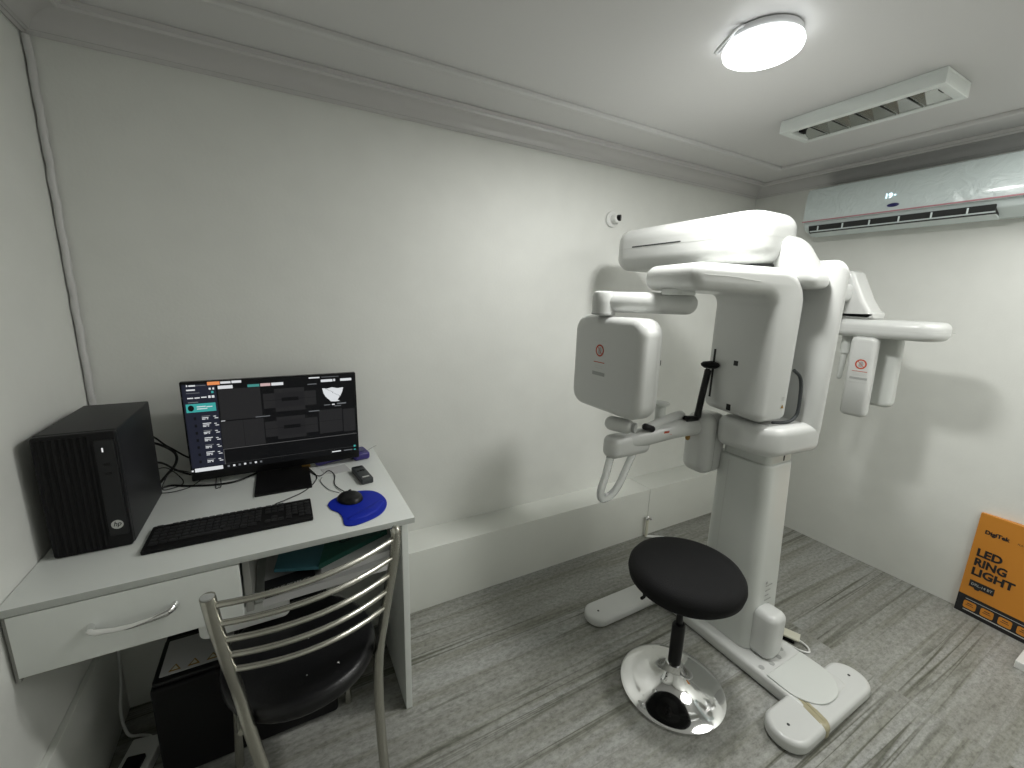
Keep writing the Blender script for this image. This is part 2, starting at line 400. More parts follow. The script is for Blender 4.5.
# ------------------------------------------------------------ air conditioner (on right wall)
ay0, ay1, az0, az1, ax0 = -1.46, -.435, 1.93, 2.195, W - .195
t = thing('air_conditioner', 'long white split air conditioner in crinkled protective film on the right wall', 'air conditioner', (W, (ay0 + ay1) / 2, az0))
body = fillet([(W - .0005, az0 + .005, 0), (W - .0005, az1, 0), (ax0 + .03, az1, .03), (ax0 + .012, az0 + .10, .02), (ax0 + .03, az0 + .035, .02), (ax0 + .12, az0, .01)])
b = nbm(); prism(b, body, ay0, ay1, .012, 'y'); obj('casing', b, 'acw', t)
pf = [(ax0 + .020, az1 - .012), (ax0 + .006, az1 - .05), (ax0 + .000, az0 + .11), (ax0 + .004, az0 + .068), (ax0 + .012, az0 + .068), (ax0 + .012, az0 + .11), (ax0 + .03, az1 - .012)]
b = nbm(); prism(b, pf, ay0 + .006, ay1 - .006, .002, 'y'); obj('front_panel', b, 'acwrap', t, sharp=50)
b = nbm(); quad(b, (ax0 + .002, 0, 0), (0, -1, 0), (0, 0, 1), -ay1 + .004, -ay0 - .1, az0 + .071, az0 + .077, th=.0045); obj('trim_strip', b, 'pink', t, smooth=False)
b = nbm(); prism(b, [(ax0 + .016, az0 + .050), (ax0 + .03, az0 + .012), (ax0 + .08, az0 + .006), (ax0 + .08, az0 + .050)], -1.235, ay1 - .035, .001, 'y'); obj('air_outlet', b, 'darkslot', t, smooth=False)
b = nbm(); prism(b, [(ax0 + .024, az0 + .022), (ax0 + .030, az0 + .014), (ax0 + .10, az0 - .006), (ax0 + .10, az0 + .001)], -1.235, ay1 - .04, .001, 'y'); obj('louver_flap', b, 'acw', t, smooth=False)
for k in range(6):
    y = -1.15 + k * .125; b = nbm(); box(b, ax0 + .012, ax0 + .02, y, y + .006, az0 + .018, az0 + .046, .001); obj('louver_fin', b, 'acw', t)
b = nbm(); prism(b, [(-.868 + .025 * math.cos(a * PI / 12) + .0, az0 + .103 + .009 * math.sin(a * PI / 12)) for a in range(24)], ax0 - .003, ax0 + .004, .0008, 'x', 2); 
obj('badge', b, 'navy', t)
b = nbm()
text_bm(b, '19', (ax0 - .0008, -.825, az0 + .140), (0, -1, 0), (0, 0, 1), .034, bold=.0006)
quad(b, (ax0 - .0008, -.866, az0 + .149), (0, -1, 0), (0, 0, 1), 0, .006, 0, .006); obj('display', b, 'aled', t, smooth=False)

# ------------------------------------------------------------ dome camera on the back wall
c = Vector((2.297, 0, 1.962)); t = thing('wall_camera', 'small round white security camera with a dark lens on the back wall', 'camera', c)
b = nbm(); lathe(b, [(.030, 0), (.042, -.001), (.043, -.008), (.040, -.013), (.02, -.014)], c, 40, 'y'); obj('base', b, 'white', t)
b = nbm(); lathe(b, [(.024, -.010), (.025, -.03), (.020, -.045), (.01, -.050)], c + Vector((.008, 0, 0)), 32, 'y'); obj('housing', b, 'white', t)
b = nbm(); d0 = c + Vector((.018, -.040, .004)); tube(b, [d0 - Vector((.008, 0, 0)), d0 + Vector((.004, -.016, .0))], .0165, 20); obj('lens', b, 'black', t)

# ------------------------------------------------------------ x-ray machine
MC = Vector((2.335, -.98, 0))
mach = thing('xray_machine', 'large white panoramic dental x-ray machine standing on its own floor base', 'x-ray machine', MC)
def mp(name, b, m='shell', parent=mach, **k): return obj(name, b, m, parent, **k)
# base
b = nbm(); slab(b, 2.200, 2.470, -1.40, -.57, .002, .058, .03, .016); mp('base_beam', b)
b = nbm(); prism(b, fillet([(2.212, -1.222, .004), (2.212, -1.405, .11), (2.458, -1.405, .11), (2.458, -1.222, .004)], 10), .056, .064, .004, 'z', 3); mp('base_cover', b, 'shell2')
b = nbm(); slab(b, 2.020, 2.585, -1.448, -1.302, .002, .055, .07, .018, n=10); ff = mp('foot', b)
b = nbm(); slab(b, 1.785, 2.870, -.690, -.560, .002, .050, .064, .018, n=10); rf = mp('foot', b)
for par, (x, y, z) in ((ff, (2.085, -1.375, .055)), (ff, (2.520, -1.375, .055)), (rf, (1.845, -.63, .050))):
    b = nbm(); lathe(b, [(.005, z - .003), (.005, z + .001), (.001, z + .001)], (x, y, 0), 14); mp('screw', b, 'darkslot', par)
for x, y in ((2.232, -1.190), (2.290, -1.198), (2.350, -1.192), (2.400, -1.172)):
    b = nbm(); lathe(b, [(.011, .057), (.011, .0592), (.002, .0592)], (x, y, 0), 18); mp('bolt_plug', b, 'seam')
b = nbm(); slab(b, 2.195, 2.250, -1.452, -1.298, .0005, .0585, .0685, .018, n=10, xf=lambda c: (c[0] + (c[1] + 1.38) * .25, c[1], c[2])); mp('tape', b, 'tape')
# column: leans forward slightly in its near face
def colx(c): 
    k = (c[2] - .06) / .82
    y = c[1] + (.035 * k if c[1] < -1.03 else 0)
    return (c[0] + (-.01 * k if c[0] > 2.38 else 0), y, c[2])
b = nbm(); slab(b, 2.250, 2.455, -1.118, -.850, .056, .885, .045, .008, n=8, xf=colx); colm = mp('column', b, 'shell2')
b = nbm()
quad(b, (2.2498, 0, 0), (0, -1, 0), (0, 0, 1), .917, .919, .30, .86, th=.0006); mp('panel_seam', b, 'ltext', colm, smooth=False)
b = nbm(); ox = (2.325, -1.1092, .345)
for k in range(7): quad(b, ox, (1, 0, 0), (0, 0.042, 1), 0, .045 - .01 * (k % 3), -.022 * k, -.022 * k + .004, th=.0012)
quad(b, ox, (1, 0, 0), (0, .042, 1), 0, .010, .012, .022, th=.0012); mp('rating_label', b, 'seam', colm, smooth=False)
b = nbm(); slab(b, 2.265, 2.445, -1.072, -.868, .86, .985, .03, .004, n=8); up = mp('inner_column', b, 'shell2')
b = nbm(); quad(b, (2.366, -1.0725, .892), (1, 0, 0), (0, 0, 1), 0, .008, 0, .042, th=.0012); mp('slot', b, 'darkslot', up, smooth=False)
b = nbm(); slab(b, 2.268, 2.376, -1.195, -1.09, .056, .262, .035, .03, n=7, axis='z'); mp('cable_cover', b)
# carriage collar
pl = fillet([(2.185, -1.112, .085), (2.482, -1.158, .05), (2.482, -.905, .05), (2.185, -.860, .05)], 9)
b = nbm(); prism(b, pl, .932, 1.056, .034, 'z', 7, xf=lambda c: (c[0], c[1], c[2] + (c[0] - 2.2) * .04)); collar = mp('carriage', b)
b = nbm(); quad(b, (2.212, -.985, 1.0575), (.19, -.982, 0), (.982, .19, 0.04), 0, .085, 0, .008, th=.001); mp('slot', b, 'seam', collar, smooth=False)
# spine
def spx(c):
    k = (c[2] - .98) / .7
    q = 2.486 - (2.486 - c[0]) * (1 - max(0, c[2] - 1.42) * 1.45)
    return (q - .014 * k * max(0, c[0] - 2.383) / .103, c[1], c[2] - (max(0, c[0] - 2.39) * .6 if c[2] > 1.6 else 0))
b = nbm(); slab(b, 2.383, 2.486, -1.150, -.900, .985, 1.700, .05, .045, n=9, xf=spx); mp('spine', b)
# neck leaning into the head arm
b = nbm(); slab(b, 2.265, 2.432, -1.140, -.90, 1.575, 1.780, .055, .055, n=8, xf=lambda c: (c[0] - (c[2] - 1.6) * .10, c[1] + (c[2] - 1.575) * .62, c[2])); mp('neck', b)
# head arm
b = nbm(); pl = fillet([(2.105, -1.000, .11), (2.405, -1.000, .09), (2.405, -.25, .11), (2.105, -.225, .10)], 10)
b = nbm(); prism(b, pl, 1.660, 1.856, .064, 'z', 8); head = mp('head_arm', b)
b = nbm(); quad(b, (2.1052, 0, 0), (0, -1, 0), (0, 0, 1), .385, .665, 1.762, 1.767, th=.0012); mp('vent_slot', b, 'darkslot', head, smooth=False)
def ringline(bm, poly, z, h, off, frame='z', th=.0):
    pass
def seamloop(pl, z, grow=.0006, h=.0016, frame='z'):
    b = nbm(); cx = sum(p[0] for p in pl) / len(pl); cy = sum(p[1] for p in pl) / len(pl)
    P = [Vector(p) for p in pl]; N = len(P); a = []; bb = []
    f = FR[frame] if isinstance(frame, str) else frame
    area = sum(P[i - 1].x * P[i].y - P[i].x * P[i - 1].y for i in range(N))
    for i in range(N):
        d = P[(i + 1) % N] - P[i - 1]; n = Vector((d.y, -d.x)).normalized() * (1 if area > 0 else -1)
        q = P[i] + n * grow; a.append(b.verts.new(f(q.x, q.y, z))); bb.append(b.verts.new(f(q.x, q.y, z + h)))
    for i in range(N): b.faces.new((a[i - 1], a[i], bb[i], bb[i - 1]))
    return b
mp('panel_seam', seamloop(pl, 1.758), 'ltext', head, smooth=False)
b = nbm(); lathe(b, [(.11, 1.640), (.12, 1.645), (.12, 1.664), (.1, 1.665)], (2.26, -.86, 0), 40); mp('pivot', b, 'darkslot')
# C arm: bar + generator housing, turned TH about the axis
TH = math.radians(12); CO = Vector((2.158, -1.065, 0)); sv = Vector((-math.cos(TH), math.sin(TH), 0)); tv = Vector((math.sin(TH), math.cos(TH), 0))
def CF(u, v, w_): return tuple(CO + sv * u + tv * w_ + Vector((0, 0, v)))
gp = fillet([(-.146, 1.074, .035), (-.150, 1.645, .13), (.355, 1.650, .045), (.355, 1.556, .045), (.0, 1.548, .045), (.0, 1.067, .035)], 8)
b = nbm(); prism(b, gp, 0, .30, .034, CF, 7); carm = mp('rotating_arm', b)
def CFs(z): return None
b = nbm()
for (tt, z0, z1, wd) in ((.262, 1.118, 1.325, .012), (.150, 1.272, 1.292, .022), (.158, 1.086, 1.112, .022)):
    o_ = CO + sv * .0005 + tv * tt; quad(b, o_ + Vector((0, 0, z0)), -tv, (0, 0, 1), 0, wd, 0, z1 - z0, th=-.0015)
mp('sensor_slots', b, 'black', carm, smooth=False)
b = nbm(); o_ = CO - sv * .10 - tv * .0012 + Vector((0, 0, 1.128)); poly3(b, o_, -sv, (0, 0, 1), [(0, 0), (.014, 0), (.007, .014)], th=.0008); mp('warning_triangle', b, 'amber', carm, smooth=False)
b = nbm(); o_ = CO - sv * .10 - tv * .0012 + Vector((0, 0, 1.160))
for k in range(3): quad(b, o_, -sv, (0, 0, 1), 0, .012, .005 * k, .005 * k + .0015, th=.0008)
mp('rating_label', b, 'seam', carm, smooth=False)
# bar seam line along the near face and the left end
b = nbm(); tube(b, [CF(.08, 1.592, -.0006), CF(.2, 1.604, -.0006), CF(.32, 1.607, -.0006), CF(.346, 1.608, .012), CF(.3556, 1.608, .04), CF(.3556, 1.608, .26)], .0008, 5); mp('panel_seam', b, 'ltext', carm)
# grab cable on the near side
b = nbm(); tube(b, [(2.310, -1.085, 1.272), (2.343, -1.092, 1.248), (2.358, -1.096, 1.205), (2.358, -1.100, 1.125), (2.350, -1.098, 1.088), (2.315, -1.090, 1.068), (2.265, -1.06, 1.062)], .0065, 10, 6); mp('grab_rail', b, 'grey')
# sensor sub-arm and sensor head
b = nbm(); e0 = Vector((1.735, -.640, 1.508)); e1 = Vector((1.950, -.855, 1.508))
tube(b, [e0, e1], .040, 28, round_end=True); 
lathe(b, [(.03, 1.455), (.045, 1.457), (.047, 1.500), (.047, 1.53), (.042, 1.543), (.03, 1.549), (.003, 1.550)], (e0.x, e0.y, 0), 32); mp('sensor_arm', b)
b = nbm(); lathe(b, [(.0462, 1.459), (.0462, 1.463), (.044, 1.464)], (e0.x, e0.y, 0), 32); mp('joint_ring', b, 'seam')
b = nbm(); slab(b, 1.86, 1.95, -.90, -.80, 1.54, 1.562, .02, .001); mp('arm_mount', b, 'shell2')
b = nbm(); slab(b, 1.715, 1.832, -.882, -.480, 1.070, 1.452, .066, .034, axis='x', n=9, xf=lambda c: (c[0], c[1], c[2])); sh = mp('sensor_head', b)
pl2 = rr(-.681, 1.261, .201, .191, .066, 9); mp('panel_seam', seamloop(pl2, 1.792, frame='x'), 'ltext', sh, smooth=False)
def warn_label(parent, ox, y0, z0, w_, h_):
    """printed label facing -x: red prohibition ring, black hand, lines of text"""
    o_ = Vector((ox, y0, z0)); U = Vector((0, -1, 0)); V = Vector((0, 0, 1)); b = nbm()
    quad(b, o_, U, V, 0, w_, h_, h_ + .0012, 1); quad(b, o_, U, V, 0, w_, 0, .0012, 1)
    cx, cy, R = w_ * .5, h_ * .76, w_ * .29
    ring = [(cx + R * math.cos(k * PI / 12), cy + R * math.sin(k * PI / 12)) for k in range(24)]
    inn = [(cx + R * .74 * math.cos(k * PI / 12), cy + R * .74 * math.sin(k * PI / 12)) for k in range(24)]
    nn = U.cross(V) * .0007
    A = [b.verts.new(o_ + U * p + V * q + nn) for p, q in ring]; B = [b.verts.new(o_ + U * p + V * q + nn) for p, q in inn]
    for i in range(24): b.faces.new((A[i - 1], A[i], B[i], B[i - 1])).material_index = 0
    poly3(b, o_, U, V, [(cx - R * .38, cy - R * .5), (cx + R * .2, cy - R * .6), (cx + R * .45, cy), (cx + R * .3, cy + R * .5), (cx, cy + R * .6), (cx - R * .35, cy + R * .2)], 2, .0006)
    d = R * .62; poly3(b, o_, U, V, [(cx - d - .001, cy + d), (cx - d + .001, cy + d + .001), (cx + d + .001, cy - d), (cx + d - .001, cy - d - .001)], 0, .0011)
    quad(b, o_, U, V, w_ * .12, w_ * .88, h_ * .455, h_ * .475, 0); quad(b, o_, U, V, w_ * .2, w_ * .8, h_ * .365, h_ * .38, 1); quad(b, o_, U, V, w_ * .2, w_ * .8, h_ * .31, h_ * .325, 1)
    quad(b, o_, U, V, w_ * .06, w_ * .94, h_ * .13, h_ * .22, 2); 
    return obj('warning_label', b, ['red', 'ltext', 'seam'], parent, smooth=False, label='printed warning label with a red prohibition ring')
warn_label(sh, 1.7148, -.617, 1.195, .084, .160)
b = nbm(); slab(b, 1.832, 1.842, -.86, -.83, 1.28, 1.30, .002); mp('knob', b, 'blackm', sh)
# chin rest assembly
b = nbm(); slab(b, 2.155, 2.300, -.872, -.738, .775, 1.045, .045, .045, axis='x', n=8); cb = mp('chinrest_box', b)
mp('panel_seam', seamloop(rr(-.805, .91, .067, .135, .045, 8), 2.205, h=.003, frame='x'), 'seam', cb, smooth=False)
b = nbm(); tube(b, [(2.120, -.800, .950), (2.120, -.800, .938)], .010, 12, round_end=True); mp('indicator', b, 'amber')
b = nbm(); tube(b, [(2.19, -.80, .985), (2.05, -.79, .985), (1.90, -.77, .968), (1.80, -.75, .955)], .038, 24, 5, round_end=True)
ca_ = mp('chinrest_arm', b)
b = nbm(); quad(b, (1.945, -.8125, .975), (.985, -.17, 0.05), (0, -.35, .94), 0, .045, 0, .003, 0); quad(b, (1.952, -.8145, .985), (.985, -.17, 0.05), (0, -.2, .98), 0, .024, 0, .010, 0); mp('warning_label', b, 'red', ca_, smooth=False)
b = nbm(); slab(b, 1.705, 1.925, -.790, -.710, .893, .988, .035, .03, n=7); ch = mp('chinrest_block', b)
b = nbm(); tube(b, [(1.738, -.735, 1.034), (1.772, -.785, 1.030)], .029, 20, round_end=True); rod = mp('positioning_rod', b)
b = nbm(); tube(b, [(1.782, -.806, 1.030), (1.787, -.816, 1.0295)], .020, 16); mp('end_cap', b, 'seam', rod)
b = nbm(); tube(b, [(1.90, -.78, 1.010), (1.97, -.775, 1.022), (2.06, -.77, 1.032), (2.10, -.765, 1.032)], [.018, .022], 16, 5, round_end=True); mp('bite_arm', b)
b = nbm(); tube(b, [(1.862, -.795, 1.020), (1.900, -.795, 1.006)], .014, 14, round_end=True); mp('bite_cap', b, 'black')
b = nbm(); lathe(b, [(.022, 1.020), (.022, 1.078), (.020, 1.084), (.034, 1.090), (.036, 1.098), (.030, 1.102)], (1.985, -.755, 0), 24); mp('chin_cup', b, 'shell2')
for k, (mm, r_) in enumerate((('clear', .0105),)):
    b = nbm(); pts = [(1.738, -.755, .90), (1.722, -.755, .83), (1.702, -.755, .765), (1.708, -.755, .732), (1.735, -.755, .724), (1.768, -.755, .738), (1.800, -.755, .775), (1.828, -.755, .83), (1.862, -.755, .90)]
    pts = [(x - .012, y, z) for x, y, z in pts]; tube(b, pts, r_, 14, 5, sy=1.9); mp('patient_handle', b, mm, smooth=True)
# black temple support
b = nbm(); tube(b, [(2.086, -.805, 1.030), (2.150, -.805, 1.022), (2.160, -.805, 1.032), (2.172, -.805, 1.110), (2.194, -.805, 1.235)], [.014] * 5, 12); 
tube(b, [(2.160, -.805, 1.030), (2.192, -.805, 1.240)], [.015, .009], 12); mp('temple_support', b, 'black')
b = nbm(); lathe(b, [(.002, 1.242), (.025, 1.245), (.036, 1.253), (.038, 1.261), (.030, 1.269), (.006, 1.274)], (2.190, -.815, 0), 24); mp('support_pad', b, 'blackm')
# cephalometric arm on the far right
b = nbm(); slab(b, 2.47, 3.06, -.935, -.81, 1.535, 1.625, .03, .02, axis='x', n=5); mp('ceph_arm', b)
bp_ = fillet([(-.78, 1.462, .01), (-.78, 1.685, .03), (-.920, 1.685, .03), (-.985, 1.550, .03), (-1.02, 1.497, .014), (-1.035, 1.492, .008), (-1.035, 1.464, .004)], 6)
b = nbm(); prism(b, bp_, 3.00, 3.13, .02, 'x', 5); mp('ceph_bracket', b)
b = nbm(); slab(b, 2.985, 3.200, -1.272, -.770, 1.376, 1.460, .085, .032, n=9); cbm = mp('ceph_bar', b)
mp('panel_seam', seamloop(rr(3.0925, -1.0275, .1075, .2575, .085, 9), 1.415), 'ltext', cbm, smooth=False)
b = nbm(); slab(b, 2.985, 3.035, -1.082, -.975, 1.000, 1.380, .024, .018, axis='x', n=6, xf=lambda c: (c[0], c[1] + (.006 if c[1] > -1.03 else .008) * (c[2] - 1.0) / .38, c[2])); cs = mp('ceph_sensor', b)
warn_label(cs, 2.9846, -.990, 1.165, .080, .115)
b = nbm(); slab(b, 3.110, 3.165, -1.128, -.95, 1.045, 1.385, .03, .02, axis='x', n=6, xf=lambda c: (c[0], c[1] + .010 * (c[2] - 1.045) / .34 * (1 if c[1] < -1.04 else 0), c[2])); mp('collimator_plate', b, 'shell2')
b = nbm(); tube(b, [(3.06, -.925, 1.385), (3.06, -.925, 1.29)], .021, 14); tube(b, [(3.06, -.925, 1.30), (3.06, -.920, 1.17)], [.014, .012], 12, round_end=True); mp('ear_rod', b, 'shell2')

# ------------------------------------------------------------ desk
t = thing('desk', 'white laminate computer desk with one drawer in the left corner', 'desk', (.47, -.35, 0))
D = t
b = nbm(); slab(b, 0.002, .945, -.702, -.002, .781, .800, .001, .001); 
for f in b.faces:
    if f.calc_center_median().y < -.7015: f.material_index = 1
obj('desktop', b, ['lam', 'lamedge'], t)
b = nbm(); slab(b, .912, .934, -.655, -.190, .001, .781, .001, .001); obj('side_panel', b, 'lam', t)
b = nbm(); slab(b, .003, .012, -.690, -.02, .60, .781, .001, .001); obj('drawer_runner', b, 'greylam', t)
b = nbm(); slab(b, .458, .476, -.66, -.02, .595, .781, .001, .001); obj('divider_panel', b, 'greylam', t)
b = nbm(); slab(b, .476, .912, -.60, -.02, .575, .592, .001, .001); obj('shelf', b, 'lam', t)
b = nbm(); slab(b, .014, .456, -.701, -.684, .618, .778, .001, .001); slab(b, .018, .452, -.684, -.10, .63, .70, .001, .001); dr = obj('drawer', b, 'lam', t)
b = nbm(); hp = [(.148, -.700, .704), (.151, -.714, .703), (.162, -.722, .701), (.195, -.728, .699), (.23, -.730, .698), (.265, -.728, .700), (.297, -.722, .703), (.308, -.714, .706), (.312, -.700, .707)]
tube(b, hp, [.009, .009, .008, .006, .006, .006, .008, .009, .009], 12, 0, sy=1.2)
obj('handle', b, 'chrome', dr, label='chrome bow handle')
# papers and folders on the shelf under the desktop
def sheet(name, pts, z0, z1, m, label, cat, group=None, mats=None):
    b = nbm(); prism(b, pts, z0, z1, 0, 'z'); o = obj(name, b, m, None, smooth=False); recenter(o); return tag(o, label, cat, group)
sheet('paper_stack', [(.50, -.655), (.895, -.64), (.89, -.30), (.505, -.30)], .5925, .618, 'paper', 'thick stack of white papers on the shelf under the desktop', 'papers')
sheet('black_card', [(.505, -.655), (.645, -.640), (.642, -.560), (.503, -.575)], .6185, .6255, 'cblack', 'black printed card with grey lettering lying on the white papers', 'card')
b = nbm(); text_bm(b, 'CONE BEAM CT', (.515, -.640, .6258), (1, .1, 0), (-.1, 1, 0), .022, .115, th=.0003); o = obj('card_lettering', b, 'ltext', bpy.data.objects['black_card'], smooth=False)
sheet('loose_papers', [(.66, -.635), (.90, -.60), (.905, -.40), (.67, -.42)], .6186, .640, 'paper', 'loose grey-white papers beside the green folder', 'papers')
t = thing('teal_folder', 'teal and dark green printed folder lying on the papers under the desktop', 'folder', (.66, -.52, .641))
b = nbm(); prism(b, [(.530, -.565), (.655, -.610), (.70, -.42), (.555, -.41)], .641, .652, 0, 'z'); obj('teal_cover', b, 'teal', t, smooth=False)
b = nbm(); prism(b, [(.656, -.611), (.895, -.500), (.86, -.35), (.701, -.42)], .641, .658, 0, 'z'); obj('green_cover', b, 'green', t, smooth=False)
b = nbm(); text_bm(b, 'care', (.735, -.520, .6583), (.9, .4, 0), (-.4, .9, 0), .06, .075, th=.0003); obj('lettering', b, 'black', t, smooth=False)
# white carton hanging below the drawer
b = nbm(); slab(b, .330, .565, -.600, -.500, .500, .572, .02, .003, axis='y'); o = obj('white_carton', b, 'white', None)
recenter(o); tag(o, 'small white round-cornered carton under the drawer, behind the chair', 'carton')
b = nbm(); text_bm(b, 'ATICON', (.44, -.6005, .525), (1, 0, 0), (0, 0, 1), .024, .07, th=.0004, bold=.0005); obj('lettering', b, 'cblack', o, smooth=False)

# ------------------------------------------------------------ PC tower
px0, px1, py0, py1, pz0, pz1 = .034, .196, -.511, -.160, .8005, 1.138
t = thing('computer_tower', 'black desktop computer tower with a ribbed front on the desk corner', 'computer', ((px0 + px1) / 2, (py0 + py1) / 2, .8))
b = nbm(); slab(b, px0, px1, py0 + .022, py1, pz0, pz1, .004, .004, axis='y'); obj('case', b, 'pcgrey', t)
b = nbm(); slab(b, px0, px1, py0 + .004, py0 + .022, pz0 + .001, pz1 - .001, .008, .004, axis='y'); fp = obj('front_panel', b, 'pcfront', t)
b = nbm()
for k in range(8):
    x = px0 + .008 + k * .0132
    prism(b, [(x + .0125 * j / 8, py0 + .0055 - .0055 * math.sin(PI * j / 8)) for j in range(9)] + [(x + .0125, py0 + .006), (x, py0 + .006)], pz0 + .008, pz1 - .010, 0, 'z')
obj('grille', b, 'blackm', t)
b = nbm(); slab(b, px1 - .044, px1 - .004, py0 - .001, py0 + .006, pz0 + .040, pz1 - .022, .004, .001, axis='y'); ct = obj('control_strip', b, 'pcgrey', t)
b = nbm(); quad(b, (px1 - .030, py0 - .0012, pz1 - .055), (1, 0, 0), (0, 0, 1), 0, .003, 0, .012, th=.0006); obj('power_light', b, 'led_white', t, smooth=False)
for z in (pz1 - .095, pz1 - .120):
    b = nbm(); box(b, px1 - .032, px1 - .018, py0 - .0025, py0, z, z + .008, .001); obj('port', b, 'black', t)
b = nbm(); c0 = (px1 - .025, py0 - .0012, pz0 + .072); R = .013
A = [b.verts.new((c0[0] + R * math.cos(k * PI / 16), c0[1] - .0004, c0[2] + R * math.sin(k * PI / 16))) for k in range(32)]; b.faces.new(A)
text_bm(b, 'hp', (c0[0] - .0085, c0[1], c0[2] - .004), (1, 0, 0), (0, 0, 1), .019, .017, mi=1, th=.0009, bold=.0003, shear=.3); obj('badge', b, ['ltext', 'pcfront'], t, smooth=False)

# ------------------------------------------------------------ monitor
t = thing('monitor', 'black widescreen computer monitor showing dark imaging software on the desk', 'monitor', (.57, -.15, .8))
mx0, mx1, mz0, mz1, my = .280, .862, .822, 1.192, -.145
b = nbm(); slab(b, mx0, mx1, my, my + .022, mz0, mz1, .004, .003, axis='y'); slab(b, mx0 + .12, mx1 - .12, my + .020, my + .045, mz0 + .06, mz1 - .08, .01, .006, axis='y'); obj('housing', b, 'bezel', t)
b = nbm(); U = (1, 0, 0); V = (0, 0, 1); SM = ['s_bg', 's_vp', 's_side', 's_white', 's_dim', 's_teal', 's_orange', 's_line', 's_pink', 's_tealpill']
def R_(x0, x1, z0, z1, m, lv): 
    y = my - .0004 - lv * .0002
    vs = [b.verts.new((a, y, c)) for a, c in ((x0, z0), (x1, z0), (x1, z1), (x0, z1))]; b.faces.new(vs).material_index = SM.index(m)
R_(mx0 + .010, mx1 - .008, mz0 + .028, mz1 - .006, 's_bg', 0)
for x0, x1, z0, z1, m in ((.286, .384, .872, 1.182, 's_side'), (.389, .520, 1.0415, 1.1585, 's_vp'), (.386, .522, .934, 1.037, 's_vp'), (.715, .802, .948, 1.046, 's_vp'), (.806, .852, .945, 1.042, 's_vp'),
        (.527, .709, 1.072, 1.130, 's_vp'), (.565, .668, 1.0556, 1.1464, 's_vp'), (.525, .709, .958, 1.020, 's_vp'), (.565, .665, .945, 1.034, 's_vp')): R_(x0, x1, z0, z1, m, 1)
for x0, x1, z0, z1, m in ((.588, .646, 1.096, 1.110, 's_bg'), (.588, .646, .985, .999, 's_bg'), (.527, .588, 1.102, 1.1032, 's_bg'), (.646, .709, 1.102, 1.1032, 's_bg'), (.525, .588, .990, .9912, 's_bg'), (.646, .709, .990, .9912, 's_bg'), (.455, .4562, .934, 1.037, 's_bg'), (.715, .802, .998, .9992, 's_bg'),
        (.360, .397, 1.1765, 1.1885, 's_orange'), (.399, .430, 1.179, 1.187, 's_white'), (.433, .463, 1.179, 1.188, 's_white'), (.306, .325, 1.175, 1.180, 's_white'), (.326, .355, 1.176, 1.178, 's_dim'), (.299, .303, 1.175, 1.181, 's_white'),
        (.298, .323, 1.160, 1.165, 's_white'), (.297, .335, 1.150, 1.152, 's_dim'), (.363, .369, 1.160, 1.167, 's_white'), (.374, .379, 1.160, 1.167, 's_white'), (.369, .376, 1.147, 1.155, 's_teal'),
        (.298, .315, 1.131, 1.135, 's_white'), (.319, .334, 1.131, 1.135, 's_white'), (.338, .354, 1.132, 1.136, 's_white'), (.359, .366, 1.130, 1.139, 's_white'), (.369, .377, 1.130, 1.139, 's_white'), (.299, .328, 1.116, 1.119, 's_dim'), (.291, .378, 1.081, 1.112, 's_teal'),
        (.390, .435, 1.160, 1.172, 's_white'), (.481, .519, 1.160, 1.170, 's_tealpill'), (.522, .555, 1.160, 1.171, 's_pink'), (.558, .598, 1.160, 1.171, 's_white'),
        (.386, .855, .930, .932, 's_line'), (.385, .387, .872, .932, 's_line'), (.385, .855, .874, .8745, 's_line'), (.293, .378, .856, .870, 's_white'), (.497, .545, 1.0415, 1.0445, 's_dim'), (.679, .718, 1.0435, 1.047, 's_dim'), (.388, .401, 1.0385, 1.0445 - .0035, 's_white'),
        (.681, .714, 1.154, 1.157, 's_dim'), (.687, .726, 1.178, 1.183, 's_white'), (.730, .773, 1.161, 1.171, 's_white'), (.776, .783, 1.162, 1.171, 's_white'), (.802, .845, 1.161, 1.171, 's_white'), (.733, .797, 1.180, 1.182, 's_dim'), (.755, .790, .860, .8645, 's_white'), (.801, .835, .860, .8635, 's_dim'), (.841, .849, .872, .880, 's_teal'), (.841, .849, .858, .863, 's_teal'),
        (.283, .289, .859, .865, 's_white'), (.736, .760, 1.064, 1.067, 's_dim'), (.766, .776, 1.063, 1.068, 's_white'), (.785, .820, 1.065, 1.070, 's_dim'), (.775, .800, 1.057, 1.060, 's_dim')): R_(x0, x1, z0, z1, m, 2)
for k in range(7):
    z = 1.063 - k * .0273
    for (x0, x1, dz) in ((.333, .358, 0), (.367, .375, -.003), (.333, .352, -.006), (.370, .381, -.010), (.333, .343, -.011), (.347, .351, -.011)): R_(x0, x1, z + dz, z + dz + .0028, 's_white' if (k + dz) % 2 else 's_dim', 2)
    R_(.309, .316, z - .010, z, 's_bg', 2)
for (x0, x1, z0) in ((.322, .348, 1.099), (.322, .352, 1.091), (.350, .368, 1.097)): R_(x0, x1, z0, z0 + .003, 's_white', 3)
for k in range(7): R_(.392 + k * .0175, .399 + k * .0175, .860, .867, 's_white' if k % 2 else 's_dim', 2)
cc = [(.305 + .009 * math.cos(k * PI / 8), 1.0965 + .011 * math.sin(k * PI / 8)) for k in range(16)]
b.faces.new([b.verts.new((x, my - .0011, z)) for x, z in cc]).material_index = 0
sk = [(.733, 1.136), (.750, 1.133), (.770, 1.137), (.790, 1.132), (.812, 1.134), (.808, 1.118), (.800, 1.100), (.788, 1.084), (.797, 1.078), (.778, 1.077), (.762, 1.079), (.757, 1.086), (.745, 1.098), (.737, 1.115)]
b.faces.new([b.verts.new((x, my - .0009, z)) for x, z in reversed(sk)]).material_index = SM.index('s_white')
